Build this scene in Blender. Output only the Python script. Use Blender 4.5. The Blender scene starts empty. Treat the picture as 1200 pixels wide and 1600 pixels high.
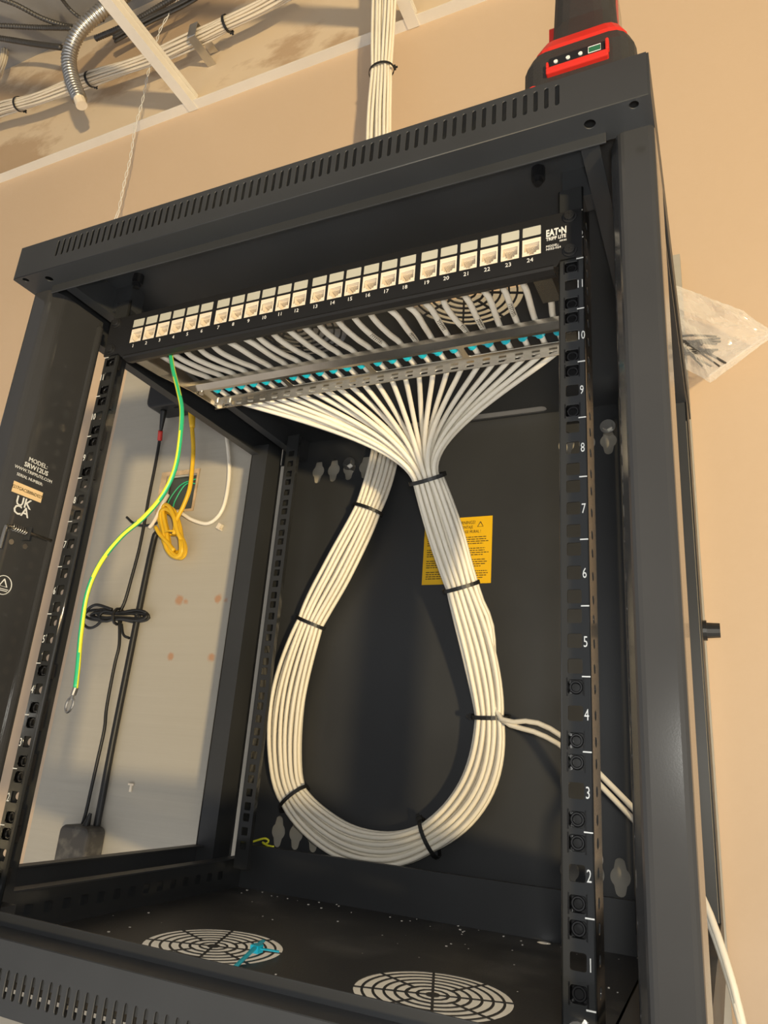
import bpy, bmesh, math, random
from mathutils import Vector, Matrix
random.seed(7)
sc = bpy.context.scene
COL = sc.collection
V = Vector

# ------------------------------------------------------------ camera
FPX = 1130.0
CAM = V((.3185, -.466, .1221))
YAW, PITCH, ROLL = -.4532, .3246, .0779
_cy, _sy, _cp, _sp = math.cos(YAW), math.sin(YAW), math.cos(PITCH), math.sin(PITCH)
FWD = V((_sy*_cp, _cy*_cp, _sp)); _r = V((_cy, -_sy, 0)); _u = _r.cross(FWD)
RGT = math.cos(ROLL)*_r + math.sin(ROLL)*_u
UPV = -math.sin(ROLL)*_r + math.cos(ROLL)*_u
cd = bpy.data.cameras.new('camera'); cam = bpy.data.objects.new('camera', cd); COL.objects.link(cam)
cd.sensor_fit = 'HORIZONTAL'; cd.sensor_width = 36; cd.lens = FPX/1200*36; cd.clip_start = .01
cam.matrix_world = Matrix(((RGT.x, UPV.x, -FWD.x, CAM.x), (RGT.y, UPV.y, -FWD.y, CAM.y), (RGT.z, UPV.z, -FWD.z, CAM.z), (0, 0, 0, 1)))
sc.camera = cam

# ------------------------------------------------------------ light
w = bpy.data.worlds.new('world'); sc.world = w; w.use_nodes = True
bg = w.node_tree.nodes['Background']; bg.inputs[0].default_value = (.92, .93, .98, 1); bg.inputs[1].default_value = .27
kl = bpy.data.lights.new('work_light', 'SPOT'); kl.shadow_soft_size = .14; kl.color = (1, .77, .42); kl.energy = 1300; kl.spot_size = math.radians(39); kl.spot_blend = 1
ko = bpy.data.objects.new('work_light', kl); COL.objects.link(ko); ko.location = (3.5, -3.8, -.52)
ko.rotation_euler = (V((-.28, .4, 1.30)) - ko.location).to_track_quat('-Z', 'Y').to_euler()
sl_ = bpy.data.lights.new('bounce_sun', 'SUN'); sl_.energy = 4.8; sl_.angle = .02; sl_.color = (.96, .98, 1)   # added light from above, to bounce up off the floor before the ceiling's edge
so = bpy.data.objects.new('bounce_sun', sl_); COL.objects.link(so); so.rotation_euler = (V((-.08, .42, -.90))).to_track_quat('-Z', 'Y').to_euler()
fl_ = bpy.data.lights.new('phone_flash', 'POINT'); fl_.energy = 7.2; fl_.shadow_soft_size = .02; fl_.color = (1, .98, .90)          # the photographer's phone lamp, beside the lens
fo = bpy.data.objects.new('phone_flash', fl_); COL.objects.link(fo); fo.location = CAM + RGT*.012 + UPV*.025
vs = sc.view_settings
vs.view_transform = 'Standard'; vs.look = 'None'; vs.gamma = 1; vs.use_curve_mapping = False; vs.exposure = 0

# ------------------------------------------------------------ materials
MATS = {}
def mat(name, col, rough=.5, metal=0., var=.06, scale=40., bump=0., bscale=200., spec=.5, col2=None, thr=None):
    """principled material with procedural colour variation and fine relief"""
    m = bpy.data.materials.new(name); m.use_nodes = True; nt = m.node_tree; N = nt.nodes; L = nt.links
    b = N['Principled BSDF']; b.inputs['Roughness'].default_value = rough; b.inputs['Metallic'].default_value = metal
    b.inputs['Specular IOR Level'].default_value = spec
    tc = N.new('ShaderNodeTexCoord')
    n = N.new('ShaderNodeTexNoise'); n.inputs['Scale'].default_value = scale; n.inputs['Detail'].default_value = 5
    L.new(tc.outputs['Object'], n.inputs['Vector'])
    r = N.new('ShaderNodeValToRGB')
    a = [max(0, c*(1-var)) for c in col]; z = list(col2) if col2 else [min(1, c*(1+var)) for c in col]
    r.color_ramp.elements[0].color = (*a, 1); r.color_ramp.elements[1].color = (*z, 1)
    lo, hi = thr if thr else (.3, .7)
    r.color_ramp.elements[0].position = lo; r.color_ramp.elements[1].position = hi
    L.new(n.outputs['Fac'], r.inputs['Fac']); L.new(r.outputs['Color'], b.inputs['Base Color'])
    if bump:
        n2 = N.new('ShaderNodeTexNoise'); n2.inputs['Scale'].default_value = bscale; n2.inputs['Detail'].default_value = 3
        L.new(tc.outputs['Object'], n2.inputs['Vector'])
        bp = N.new('ShaderNodeBump'); bp.inputs['Strength'].default_value = bump; bp.inputs['Distance'].default_value = .002
        L.new(n2.outputs['Fac'], bp.inputs['Height']); L.new(bp.outputs['Normal'], b.inputs['Normal'])
    MATS[name] = m
    return m
mat('black_paint', (.030, .0315, .034), .46, bump=.02, bscale=900, scale=8, var=.15)
mat('post_paint', (.038, .038, .039), .14, bump=.01, bscale=900, scale=8, var=.1)
mat('rail_paint', (.026, .027, .028), .10, bump=.02, bscale=900, scale=8)
mat('floor_paint', (.032, .032, .032), .5, bump=.12, bscale=500, scale=9, var=.1, col2=(.12, .115, .105), thr=(.5, .78))
mat('panel_black', (.012, .012, .013), .45, scale=30)
mat('dark_plastic', (.018, .018, .019), .38, bump=.05)
mat('nut_black', (.009, .009, .010), .3)
mat('black_rubber', (.012, .012, .012), .45)
mat('ivory', (.80, .70, .56), .38, scale=20)
mat('label_card', (.50, .49, .42), .45, scale=20)
mat('print_white', (.72, .72, .70), .5, scale=30)
mat('print_black', (.05, .035, .01), .6)
mat('gold', (.8, .55, .2), .3, 1)
mat('steel', (.58, .54, .47), .26, 1, scale=60, bump=.03)
mat('zinc', (.62, .60, .56), .3, 1, scale=80)
mat('cable_white', (.86, .80, .68), .42, scale=14, var=.05, bump=.05, bscale=120)
mat('cable_aged', (.70, .62, .50), .45, scale=14, var=.08)
mat('cyan', (.01, .55, .70), .35)
mat('wire_green', (.03, .45, .20), .35)
mat('wire_yellow', (.80, .78, .05), .35)
mat('cord_yellow', (.80, .48, .02), .4)
mat('sticker_yellow', (.80, .47, .01), .45, scale=12)
mat('sticker_tan', (.80, .58, .32), .35)
mat('tool_black', (.028, .027, .026), .55, bump=.2, bscale=700)
mat('tool_red', (.62, .025, .015), .4)
mat('tape_red', (.6, .04, .03), .45)
mat('led_green', (.02, .12, .06), .3)
mat('grid_white', (.78, .74, .67), .45, scale=6)
mat('concrete', (.60, .59, .57), .8, bump=.4, bscale=30, scale=5, var=.2)
mat('deck_grey', (.28, .265, .25), .8, bump=.4, bscale=20, scale=4, var=.25)
mat('conduit_dark', (.10, .095, .09), .4, .6, scale=60)
mat('board_edge', (.55, .40, .25), .8, scale=60, var=.3)
mat('box_inside', (.06, .07, .065), .6)
mat('adapter', (.05, .045, .04), .5, scale=60, col2=(.13, .12, .10), thr=(.5, .75))

def film(name, tint, alpha):
    m = bpy.data.materials.new(name); m.use_nodes = True; nt = m.node_tree; N = nt.nodes; L = nt.links
    b = N['Principled BSDF']; b.inputs['Base Color'].default_value = (*tint, 1); b.inputs['Roughness'].default_value = .12
    tr = N.new('ShaderNodeBsdfTransparent'); mx = N.new('ShaderNodeMixShader')
    fr = N.new('ShaderNodeLayerWeight'); fr.inputs['Blend'].default_value = .35
    ma = N.new('ShaderNodeMath'); ma.operation = 'MULTIPLY_ADD'; ma.inputs[1].default_value = .6; ma.inputs[2].default_value = alpha
    tc = N.new('ShaderNodeTexCoord'); nz = N.new('ShaderNodeTexNoise'); nz.inputs['Scale'].default_value = 25
    bp = N.new('ShaderNodeBump'); bp.inputs['Strength'].default_value = .6; bp.inputs['Distance'].default_value = .01
    L.new(tc.outputs['Object'], nz.inputs['Vector']); L.new(nz.outputs['Fac'], bp.inputs['Height']); L.new(bp.outputs['Normal'], b.inputs['Normal'])
    L.new(fr.outputs['Facing'], ma.inputs[0]); L.new(ma.outputs[0], mx.inputs[0])
    L.new(tr.outputs[0], mx.inputs[1]); L.new(b.outputs[0], mx.inputs[2]); L.new(mx.outputs[0], N['Material Output'].inputs[0])
    MATS[name] = m
film('clear_film', (.85, .82, .78), .22)
film('grey_film', (.45, .46, .50), .5)

def wall_material():
    m = bpy.data.materials.new('wall_tan'); m.use_nodes = True; nt = m.node_tree; N = nt.nodes; L = nt.links
    b = N['Principled BSDF']; b.inputs['Roughness'].default_value = .55
    tc = N.new('ShaderNodeTexCoord'); sx = N.new('ShaderNodeSeparateXYZ'); L.new(tc.outputs['Object'], sx.inputs[0])
    n1 = N.new('ShaderNodeTexNoise'); n1.inputs['Scale'].default_value = 2.2; n1.inputs['Detail'].default_value = 4
    L.new(tc.outputs['Object'], n1.inputs['Vector'])
    paint = N.new('ShaderNodeValToRGB'); paint.color_ramp.elements[0].color = (.57, .425, .295, 1); paint.color_ramp.elements[1].color = (.63, .475, .335, 1)
    L.new(n1.outputs['Fac'], paint.inputs['Fac'])
    mp = N.new('ShaderNodeMapping'); mp.inputs['Scale'].default_value = (2.0, 1, 4.0); L.new(tc.outputs['Object'], mp.inputs['Vector'])
    n2 = N.new('ShaderNodeTexNoise'); n2.inputs['Scale'].default_value = 1.1; n2.inputs['Detail'].default_value = 7; n2.inputs['Roughness'].default_value = .6
    L.new(mp.outputs['Vector'], n2.inputs['Vector'])
    bare = N.new('ShaderNodeValToRGB'); bare.color_ramp.interpolation = 'LINEAR'
    bare.color_ramp.elements[0].position = .47; bare.color_ramp.elements[0].color = (.48, .345, .225, 1)
    bare.color_ramp.elements[1].position = .53; bare.color_ramp.elements[1].color = (.68, .55, .40, 1)
    L.new(n2.outputs['Fac'], bare.inputs['Fac'])
    st = N.new('ShaderNodeMath'); st.operation = 'GREATER_THAN'; st.inputs[1].default_value = 1.45; L.new(sx.outputs['Z'], st.inputs[0])
    mx = N.new('ShaderNodeMix'); mx.data_type = 'RGBA'
    L.new(st.outputs[0], mx.inputs[0]); L.new(paint.outputs['Color'], mx.inputs[6]); L.new(bare.outputs['Color'], mx.inputs[7])
    L.new(mx.outputs[2], b.inputs['Base Color'])
    n3 = N.new('ShaderNodeTexNoise'); n3.inputs['Scale'].default_value = 60; n3.inputs['Detail'].default_value = 4
    L.new(tc.outputs['Object'], n3.inputs['Vector'])
    bp = N.new('ShaderNodeBump'); bp.inputs['Strength'].default_value = .12; bp.inputs['Distance'].default_value = .004
    L.new(n3.outputs['Fac'], bp.inputs['Height']); L.new(bp.outputs['Normal'], b.inputs['Normal'])
    MATS['wall_tan'] = m
wall_material()

# ------------------------------------------------------------ helpers
def at(px, py, **k):
    """point of the place seen at this spot of the photograph, at a known distance (one of x, y, z in metres)"""
    d = RGT*((px-600)/FPX) - UPV*((py-800)/FPX) + FWD
    (a, v), = k.items(); i = 'xyz'.index(a)
    return CAM + d*((v-CAM[i])/d[i])
W = {}
def link(o, parent=None, wpos=(0, 0, 0)):
    COL.objects.link(o); wpos = V(wpos); W[o.name] = wpos
    if parent is not None:
        o.parent = parent; o.location = wpos - W[parent.name]
    else: o.location = wpos
    return o
def tag(o, label=None, cat=None, group=None, kind=None):
    if label: o['label'] = label
    if cat: o['category'] = cat
    if group: o['group'] = group
    if kind: o['kind'] = kind
    return o
def empty(name, loc, label, cat, group=None):
    o = bpy.data.objects.new(name, None); o.empty_display_size = .05
    return tag(link(o, None, loc), label, cat, group)
def finish(me, name, m, parent=None, wpos=(0, 0, 0), bevel=0, smooth=False):
    if isinstance(m, str): m = [m]
    for x in m: me.materials.append(MATS[x])
    if smooth: me.polygons.foreach_set('use_smooth', [True]*len(me.polygons))
    o = bpy.data.objects.new(name, me)
    if bevel:
        b = o.modifiers.new('bevel', 'BEVEL'); b.width = bevel; b.segments = 2; b.limit_method = 'ANGLE'; b.angle_limit = .6
    return link(o, parent, wpos)
def catmull(P, n):
    """resample smoothly through the points P; returns n points, even in arc length"""
    P = [V(p) for p in P]; Q = [P[0]*2-P[1]] + P + [P[-1]*2-P[-2]]; out = []
    K = 14
    for i in range(1, len(Q)-2):
        a, b, c, d = Q[i-1:i+3]
        for k in range(K):
            t = k/K
            out.append(.5*((2*b)+(c-a)*t+(2*a-5*b+4*c-d)*t*t+(3*b-a-3*c+d)*t**3))
    out.append(P[-1])
    L = [0]
    for i in range(1, len(out)): L.append(L[-1]+(out[i]-out[i-1]).length)
    res = []; j = 0
    for k in range(n):
        s = L[-1]*k/(n-1)
        while j < len(L)-2 and L[j+1] < s: j += 1
        f = (s-L[j])/max(1e-9, L[j+1]-L[j]); res.append(out[j].lerp(out[j+1], min(1, max(0, f))))
    return res
class MB:
    def __init__(s): s.v = []; s.f = []; s.m = []; s.cur = 0
    def face(s, idx): s.f.append(tuple(idx)); s.m.append(s.cur)
    def box(s, lo, hi, R=None):
        c = (V(lo)+V(hi))/2; h = (V(hi)-V(lo))/2; n = len(s.v)
        for x in (-1, 1):
            for y in (-1, 1):
                for z in (-1, 1):
                    p = V((x*h.x, y*h.y, z*h.z))
                    s.v.append(c + (R @ p if R else p))
        for q in ((0, 1, 3, 2), (4, 6, 7, 5), (0, 4, 5, 1), (2, 3, 7, 6), (0, 2, 6, 4), (1, 5, 7, 3)): s.face([n+i for i in q])
        return s
    def tube(s, pts, r, n=8, cap=True, fm=None, flat=1.0, up=None):
        pts = [V(p) for p in pts]; N = len(pts); base = len(s.v)
        t0 = (pts[1]-pts[0]).normalized(); ref = V(up) if up else (V((0, 0, 1)) if abs(t0.z) < .9 else V((1, 0, 0)))
        u = (ref - t0*ref.dot(t0)).normalized()
        for i, p in enumerate(pts):
            t = (pts[min(N-1, i+1)]-pts[max(0, i-1)]).normalized()
            u = (u - t*u.dot(t)).normalized(); w_ = t.cross(u)
            rr = r(i/(N-1)) if callable(r) else r
            for k in range(n):
                a = 2*math.pi*k/n
                s.v.append(p + (u*math.cos(a)*flat + w_*math.sin(a))*rr)
        for i in range(N-1):
            for k in range(n):
                s.cur = fm(i, k) if fm else s.cur
                s.face((base+i*n+k, base+i*n+(k+1) % n, base+(i+1)*n+(k+1) % n, base+(i+1)*n+k))
        if cap:
            s.face([base+k for k in range(n)][::-1]); s.face([base+(N-1)*n+k for k in range(n)])
        return s
    def cyl(s, a, b, r, n=16, r2=None):
        a, b = V(a), V(b)
        return s.tube([a, b], (lambda t: r+(r2-r)*t) if r2 else r, n)
    def prism(s, poly, fn, d0, d1):
        """poly in 2D, fn(u, v, d) -> 3D"""
        n = len(poly); b = len(s.v)
        for d in (d0, d1):
            for (u, v) in poly: s.v.append(V(fn(u, v, d)))
        s.face(range(b+n-1, b-1, -1)); s.face(range(b+n, b+2*n))
        for i in range(n):
            j = (i+1) % n; s.face((b+i, b+j, b+n+j, b+n+i))
        return s
    def sheet(s, line, th, fn, d0, d1, rad=0, seg=3):
        """bent sheet metal: polyline profile of thickness th (to the left of travel), extruded d0..d1"""
        P = [V(p) for p in line]
        if rad:
            Q = [P[0]]
            for i in range(1, len(P)-1):
                a = (P[i-1]-P[i]).normalized(); c = (P[i+1]-P[i]).normalized()
                for k in range(seg+1):
                    t = k/seg; p0 = P[i]+a*rad; p1 = P[i]+c*rad
                    Q.append((1-t)**2*p0+2*t*(1-t)*P[i]+t*t*p1)
            Q.append(P[-1]); P = Q
        n = len(P); off = []
        for i in range(n):
            d1_ = (P[i]-P[i-1]).normalized() if i else (P[1]-P[0]).normalized()
            d2_ = (P[i+1]-P[i]).normalized() if i < n-1 else d1_
            n1 = V((-d1_.y, d1_.x)); n2 = V((-d2_.y, d2_.x)); m = (n1+n2).normalized()
            off.append(P[i]+m*(th/max(.3, m.dot(n1))))
        return s.prism([tuple(p) for p in P]+[tuple(p) for p in off[::-1]], fn, d0, d1)
    def mesh(s, name):
        me = bpy.data.meshes.new(name); me.from_pydata([tuple(v) for v in s.v], [], s.f)
        bm = bmesh.new(); bm.from_mesh(me); bmesh.ops.recalc_face_normals(bm, faces=bm.faces); bm.to_mesh(me); bm.free()
        if any(s.m): me.polygons.foreach_set('material_index', s.m)
        return me
    def build(s, name, m, parent=None, wpos=(0, 0, 0), bevel=0, smooth=False):
        return finish(s.mesh(name), name, m, parent, wpos, bevel, smooth)
def curve_mesh(cu, name):
    o = bpy.data.objects.new('tmp', cu); COL.objects.link(o)
    dg = bpy.context.evaluated_depsgraph_get(); dg.update()
    me = bpy.data.meshes.new_from_object(o.evaluated_get(dg)); me.name = name
    bpy.data.objects.remove(o); bpy.data.curves.remove(cu)
    me.materials.clear()
    return me
def plate_mesh(name, outer, holes, th, fn):
    """flat sheet with holes; fn(u, v, d) -> 3D, d from 0 to th"""
    cu = bpy.data.curves.new('c', 'CURVE'); cu.dimensions = '2D'; cu.fill_mode = 'BOTH'; cu.extrude = th/2
    for poly in [outer]+holes:
        sp = cu.splines.new('POLY'); sp.points.add(len(poly)-1); sp.use_cyclic_u = True
        for q, p in zip(sp.points, poly): q.co = (p[0], p[1], 0, 1)
    me = curve_mesh(cu, name)
    for v in me.vertices: v.co = V(fn(v.co.x, v.co.y, v.co.z+th/2))
    bm = bmesh.new(); bm.from_mesh(me); bmesh.ops.remove_doubles(bm, verts=bm.verts, dist=1e-6); bmesh.ops.recalc_face_normals(bm, faces=bm.faces); bm.to_mesh(me); bm.free()
    return me
def plate(name, outer, holes, th, fn, m, parent=None, wpos=(0, 0, 0)):
    return finish(plate_mesh(name, outer, holes, th, fn), name, m, parent, wpos)
def rect(x0, y0, x1, y1): return [(x0, y0), (x1, y0), (x1, y1), (x0, y1)]
def rrect(x0, y0, x1, y1, r, k=3):
    out = []
    for cx, cy, a0 in ((x1-r, y0+r, -90), (x1-r, y1-r, 0), (x0+r, y1-r, 90), (x0+r, y0+r, 180)):
        for i in range(k+1):
            a = math.radians(a0+90*i/k); out.append((cx+r*math.cos(a), cy+r*math.sin(a)))
    return out
def circ(cx, cy, r, n=24): return [(cx+r*math.cos(2*math.pi*i/n), cy+r*math.sin(2*math.pi*i/n)) for i in range(n)]
TXT = {}
def text(s, size, origin, right, up, m, parent, name, align='CENTER', bold=0., sx=1.0, fit=None):
    key = (s, round(size, 5), align, bold, sx, fit)
    if key not in TXT:
        cu = bpy.data.curves.new('t', 'FONT'); cu.body = s; cu.size = size; cu.align_x = align; cu.align_y = 'CENTER'; cu.resolution_u = 2
        cu.offset = bold; cu.extrude = .0001
        me = curve_mesh(cu, name)
        if fit: xs_ = [v.co.x for v in me.vertices]; sx = fit/(max(xs_)-min(xs_))
        me.transform(Matrix.Diagonal((sx, 1, 1, 1))); me.materials.append(MATS[m]); TXT[key] = me
    o = bpy.data.objects.new(name, TXT[key]); link(o, parent, origin)
    r = V(right).normalized(); u = V(up).normalized(); n = r.cross(u)
    o.rotation_euler = Matrix((r, u, n)).transposed().to_euler()
    return o
XZ = lambda y0: (lambda u, v, d: (u, y0+d, v))
XY = lambda z0: (lambda u, v, d: (u, v, z0+d))
YZ = lambda x0: (lambda u, v, d: (x0+d, u, v))
ZP = lambda u, v, d: (u, v, d)            # profile in plan, extruded along z
XP = lambda u, v, d: (d, u, v)            # profile in (y, z), extruded along x
YP = lambda u, v, d: (u, d, v)            # profile in (x, z), extruded along y

# ============================================================ the room
WALL_Y, BOARD_Y = .445, .43
tag(MB().box((-4, WALL_Y, -1.25), (3.2, WALL_Y+.1, 2.0)).build('wall_back', 'wall_tan'), 'tan painted wall behind the cabinet with bare patched plaster above the ceiling line', kind='structure')
tag(MB().box((-4, -4, -1.3), (4, WALL_Y+.1, -1.25)).build('floor', 'concrete'), 'grey concrete floor', kind='structure')
tag(MB().box((-4, -1.05, 1.90), (3.2, WALL_Y, 2.0)).build('ceiling', 'deck_grey'), 'dark grey ceiling deck above the open ceiling grid', kind='structure')
ZG = 1.45
mb = MB(); mb.sheet([(WALL_Y-.022, ZG), (WALL_Y, ZG), (WALL_Y, ZG+.030)], .0015, XP, -2.6, 1.6)
tag(mb.build('trim_1', 'grid_white'), 'white painted wall angle of the ceiling grid', kind='structure')
for i, p in enumerate((at(305, 165, y=WALL_Y), at(648, 36, y=WALL_Y))):
    x = p.x; mb = MB()
    mb.box((x-.012, -1.5, ZG-.002), (x+.012, WALL_Y-.001, ZG)); mb.box((x-.001, -1.5, ZG), (x+.001, WALL_Y-.001, ZG+.032)); mb.box((x-.0035, -1.5, ZG+.032), (x+.0035, WALL_Y-.001, ZG+.042))
    tag(mb.build('trim_%d' % (i+2), 'grid_white'), 'white ceiling grid tee running out from the wall', kind='structure')

# plywood backboard
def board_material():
    m = bpy.data.materials.new('shaded_board_paint'); m.use_nodes = True; nt = m.node_tree; N = nt.nodes; L = nt.links
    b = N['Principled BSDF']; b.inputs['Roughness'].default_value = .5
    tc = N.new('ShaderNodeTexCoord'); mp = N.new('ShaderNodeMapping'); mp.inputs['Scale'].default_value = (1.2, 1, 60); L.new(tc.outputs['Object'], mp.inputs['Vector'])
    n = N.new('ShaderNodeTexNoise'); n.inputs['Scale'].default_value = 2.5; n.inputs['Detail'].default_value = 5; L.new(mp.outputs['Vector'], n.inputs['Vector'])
    r = N.new('ShaderNodeValToRGB'); r.color_ramp.elements[0].color = (.395, .365, .31, 1); r.color_ramp.elements[1].color = (.435, .405, .345, 1)  # evenly darker than the real paint: shade on the board is put into the colour
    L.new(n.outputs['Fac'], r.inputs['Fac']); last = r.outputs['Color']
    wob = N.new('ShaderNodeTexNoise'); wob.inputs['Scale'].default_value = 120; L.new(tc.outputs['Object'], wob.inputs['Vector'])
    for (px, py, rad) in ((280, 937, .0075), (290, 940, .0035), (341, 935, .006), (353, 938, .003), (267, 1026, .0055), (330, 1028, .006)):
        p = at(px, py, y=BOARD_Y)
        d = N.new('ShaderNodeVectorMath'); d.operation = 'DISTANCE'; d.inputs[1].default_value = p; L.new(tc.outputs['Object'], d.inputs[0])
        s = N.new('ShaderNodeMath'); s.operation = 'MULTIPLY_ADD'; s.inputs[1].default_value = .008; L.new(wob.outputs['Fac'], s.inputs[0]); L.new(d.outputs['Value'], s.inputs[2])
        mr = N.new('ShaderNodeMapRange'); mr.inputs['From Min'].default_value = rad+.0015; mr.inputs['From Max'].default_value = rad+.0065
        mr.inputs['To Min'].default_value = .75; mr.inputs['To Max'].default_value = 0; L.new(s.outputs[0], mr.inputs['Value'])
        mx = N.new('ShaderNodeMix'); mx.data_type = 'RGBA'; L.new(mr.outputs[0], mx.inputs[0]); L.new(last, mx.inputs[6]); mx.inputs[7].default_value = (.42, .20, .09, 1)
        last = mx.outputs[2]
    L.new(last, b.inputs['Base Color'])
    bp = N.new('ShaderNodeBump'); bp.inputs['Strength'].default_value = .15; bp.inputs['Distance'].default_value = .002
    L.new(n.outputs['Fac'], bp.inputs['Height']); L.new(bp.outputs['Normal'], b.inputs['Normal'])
    MATS['shaded_board_paint'] = m
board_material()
BX0 = at(186, 640, y=BOARD_Y).x; BX1 = .2995
jb0 = at(262, 745, y=BOARD_Y); jb1 = at(300, 795, y=BOARD_Y)
bt = .80
jpoly = rect(jb0.x, jb1.z, jb1.x, jb0.z)
board = plate('plywood_board', [(BX0, -.42), (BX1, -.42), (BX1, bt), (BX0, bt)], [jpoly], WALL_Y-BOARD_Y-.0005, XZ(BOARD_Y), 'shaded_board_paint')
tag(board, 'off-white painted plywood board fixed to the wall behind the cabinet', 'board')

# ============================================================ rack cabinet
U = .04445
HX, FY, PY, BY = .298, -.08, -.053, .415      # half width, cover front, post front, back panel
ZT, ZB = .580, -.049                           # top and bottom faces
rack = empty('rack_cabinet', (0, .17, ZB), 'open black steel wall-mount network rack cabinet without door or side panels', 'rack cabinet')

def fan_holes(cx, cy):
    H = []
    rings = [(.0055, .0110), (.0130, .0193), (.0213, .0276), (.0296, .0359), (.0379, .0442), (.0462, .0525), (.0545, .0600)]
    for i, (a, b) in enumerate(rings):
        n = 4 if i < 2 else 8
        for k in range(n):
            w0 = .0011
            for_n = 3 if i < 3 else 6
            t0 = 2*math.pi*k/n+.35; t1 = 2*math.pi*(k+1)/n+.35
            ia = math.asin(w0/a); ib = math.asin(w0/b)
            H.append([(cx+a*math.cos(t0+ia+(t1-t0-2*ia)*j/for_n), cy+a*math.sin(t0+ia+(t1-t0-2*ia)*j/for_n)) for j in range(for_n+1)] +
                     [(cx+b*math.cos(t1-ib-(t1-t0-2*ib)*j/for_n), cy+b*math.sin(t1-ib-(t1-t0-2*ib)*j/for_n)) for j in range(for_n+1)])
    return H
FX, FYC = .1015, .127
fh = fan_holes(-FX, FYC)+fan_holes(FX, FYC)
# top plate with two fan grilles and the rear cable slot
plate('top_panel', rect(-HX, FY+.001, HX, BY), fh+[rrect(-.124, .394, .124, .410, .006)], .0015, XY(ZT-.0035), 'black_paint', rack)
# cover front with slots
def slots(z0, z1):
    return [rrect(-.2442+i*.00755-.0016, z0, -.2442+i*.00755+.0016, z1, .00155, 2) for i in range(65)]
cover = plate('cover_front', rect(-HX, .5435, HX, ZT), slots(.5565, .5755), .0015, XZ(FY), 'black_paint', rack)
mb = MB()
plate('cover_lower_flange', rect(-HX, FY+.0005, HX, PY+.002), [circ(.2885, -.0745, .0032, 14), circ(.259, -.069, .004, 14), circ(-.287, -.0745, .0032, 14), circ(-.262, -.068, .004, 14)], .0015, XY(.543), 'black_paint', rack)
MB().box((-.268, -.0585, .5345), (.268, -.057, .5435)).build('header_lip', 'black_paint', rack, bevel=.0005)
for s in (-1, 1):
    mb = MB(); mb.sheet([(s*HX, .001+FY), (s*HX, BY)], .0015*-s, ZP, .543, ZT)
    mb.build('cover_side', 'black_paint', rack)
MB().box((-HX, BY+.002, .543), (HX, BY+.0035, ZT)).build('cover_back', 'black_paint', rack)
# bottom sill, mirrored
sill = plate('sill_front', rect(-HX, ZB, HX, -.0085), slots(-.0400, -.0240), .0015, XZ(FY), 'black_paint', rack)
MB().box((-HX, FY+.0005, -.0095), (HX, PY+.002, -.008)).build('sill_upper_flange', 'black_paint', rack, bevel=.0006)
MB().box((-.268, -.0585, -.0085), (.268, -.057, .0000)).build('sill_lip', 'black_paint', rack, bevel=.0005)
MB().box((-.268, FY+.0015, -.030), (.268, FY+.003, -.0085)).box((-HX, FY+.0015, ZB), (HX, -.05, ZB+.0012)).build('sill_backing', 'black_paint', rack)
floor_o = plate('floor_panel', rect(-.27, -.052, .27, BY), fan_holes(-FX, FYC)+fan_holes(FX, FYC)+[circ(.132, .362, .007, 14)], .0006, XY(-.0446), 'floor_paint', rack)
# front posts (bent sheet)
posts = {}
for s in (-1, 1):
    mb = MB(); mb.sheet([(s*.270, .0105), (s*.270, -.040), (s*.2765, PY), (s*HX, PY), (s*HX, .010)], -.0015*s, ZP, ZB+.04, .5432, rad=.003)
    posts[s] = mb.build('front_post', 'post_paint', rack, bevel=0)
    mb = MB(); mb.box((min(s*.264, s*.271), .003, -.002), (max(s*.264, s*.271), .0105, .536)); mb.build('post_edge_strip', 'post_paint', posts[s], bevel=.0028)
# rear posts with side flange (notched) and the four depth beams
for s in (-1, 1):
    rp = plate('rear_post', rect(.338, ZB, BY+.001, .5432), [rect(.350, .468, .358, .512), rect(.350, .068, .358, .112)], .0015*s, YZ(s*(HX-.0015)), 'black_paint', rack)
    mb = MB(); mb.sheet([(s*.270, .372), (s*.270, .3385), (s*(HX-.002), .3385)], .0015*s, ZP, ZB, .5432); mb.build('post_channel', 'black_paint', rp)
    # beams front to back
    mb = MB(); mb.sheet([(s*.249, .577), (s*.249, .545), (s*.262, .545)], .0015*s, YP, -.048, BY); mb.build('top_depth_beam', 'black_paint', rack)
    mb = MB(); mb.sheet([(s*(HX-.002), .5432), (s*(HX-.002), .530), (s*.285, .530)], .0015*s, YP, .0105, .339); mb.build('top_side_lip', 'black_paint', rack)
    hol = [rrect(.0327+.0212*i-.0045, -.032, .0327+.0212*i+.0045, -.023, .001, 1) for i in range(-1, 15)]
    plate('bottom_depth_beam', rect(-.05, -.0445, BY, -.0105), hol, .0015*s, YZ(s*.248), 'rail_paint', rack)
    mb = MB(); mb.sheet([(s*.248, -.0105), (s*.262, -.0105), (s*.262, -.044)], .0015*-s, YP, -.048, BY); mb.build('beam_flange', 'black_paint', rack)
    mb = MB(); mb.sheet([(s*.27, ZB), (s*(HX), ZB), (s*(HX), .001), (s*.285, .001)], .0015*s, YP, .0105, .339); mb.build('bottom_side_lip', 'black_paint', rack)
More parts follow.
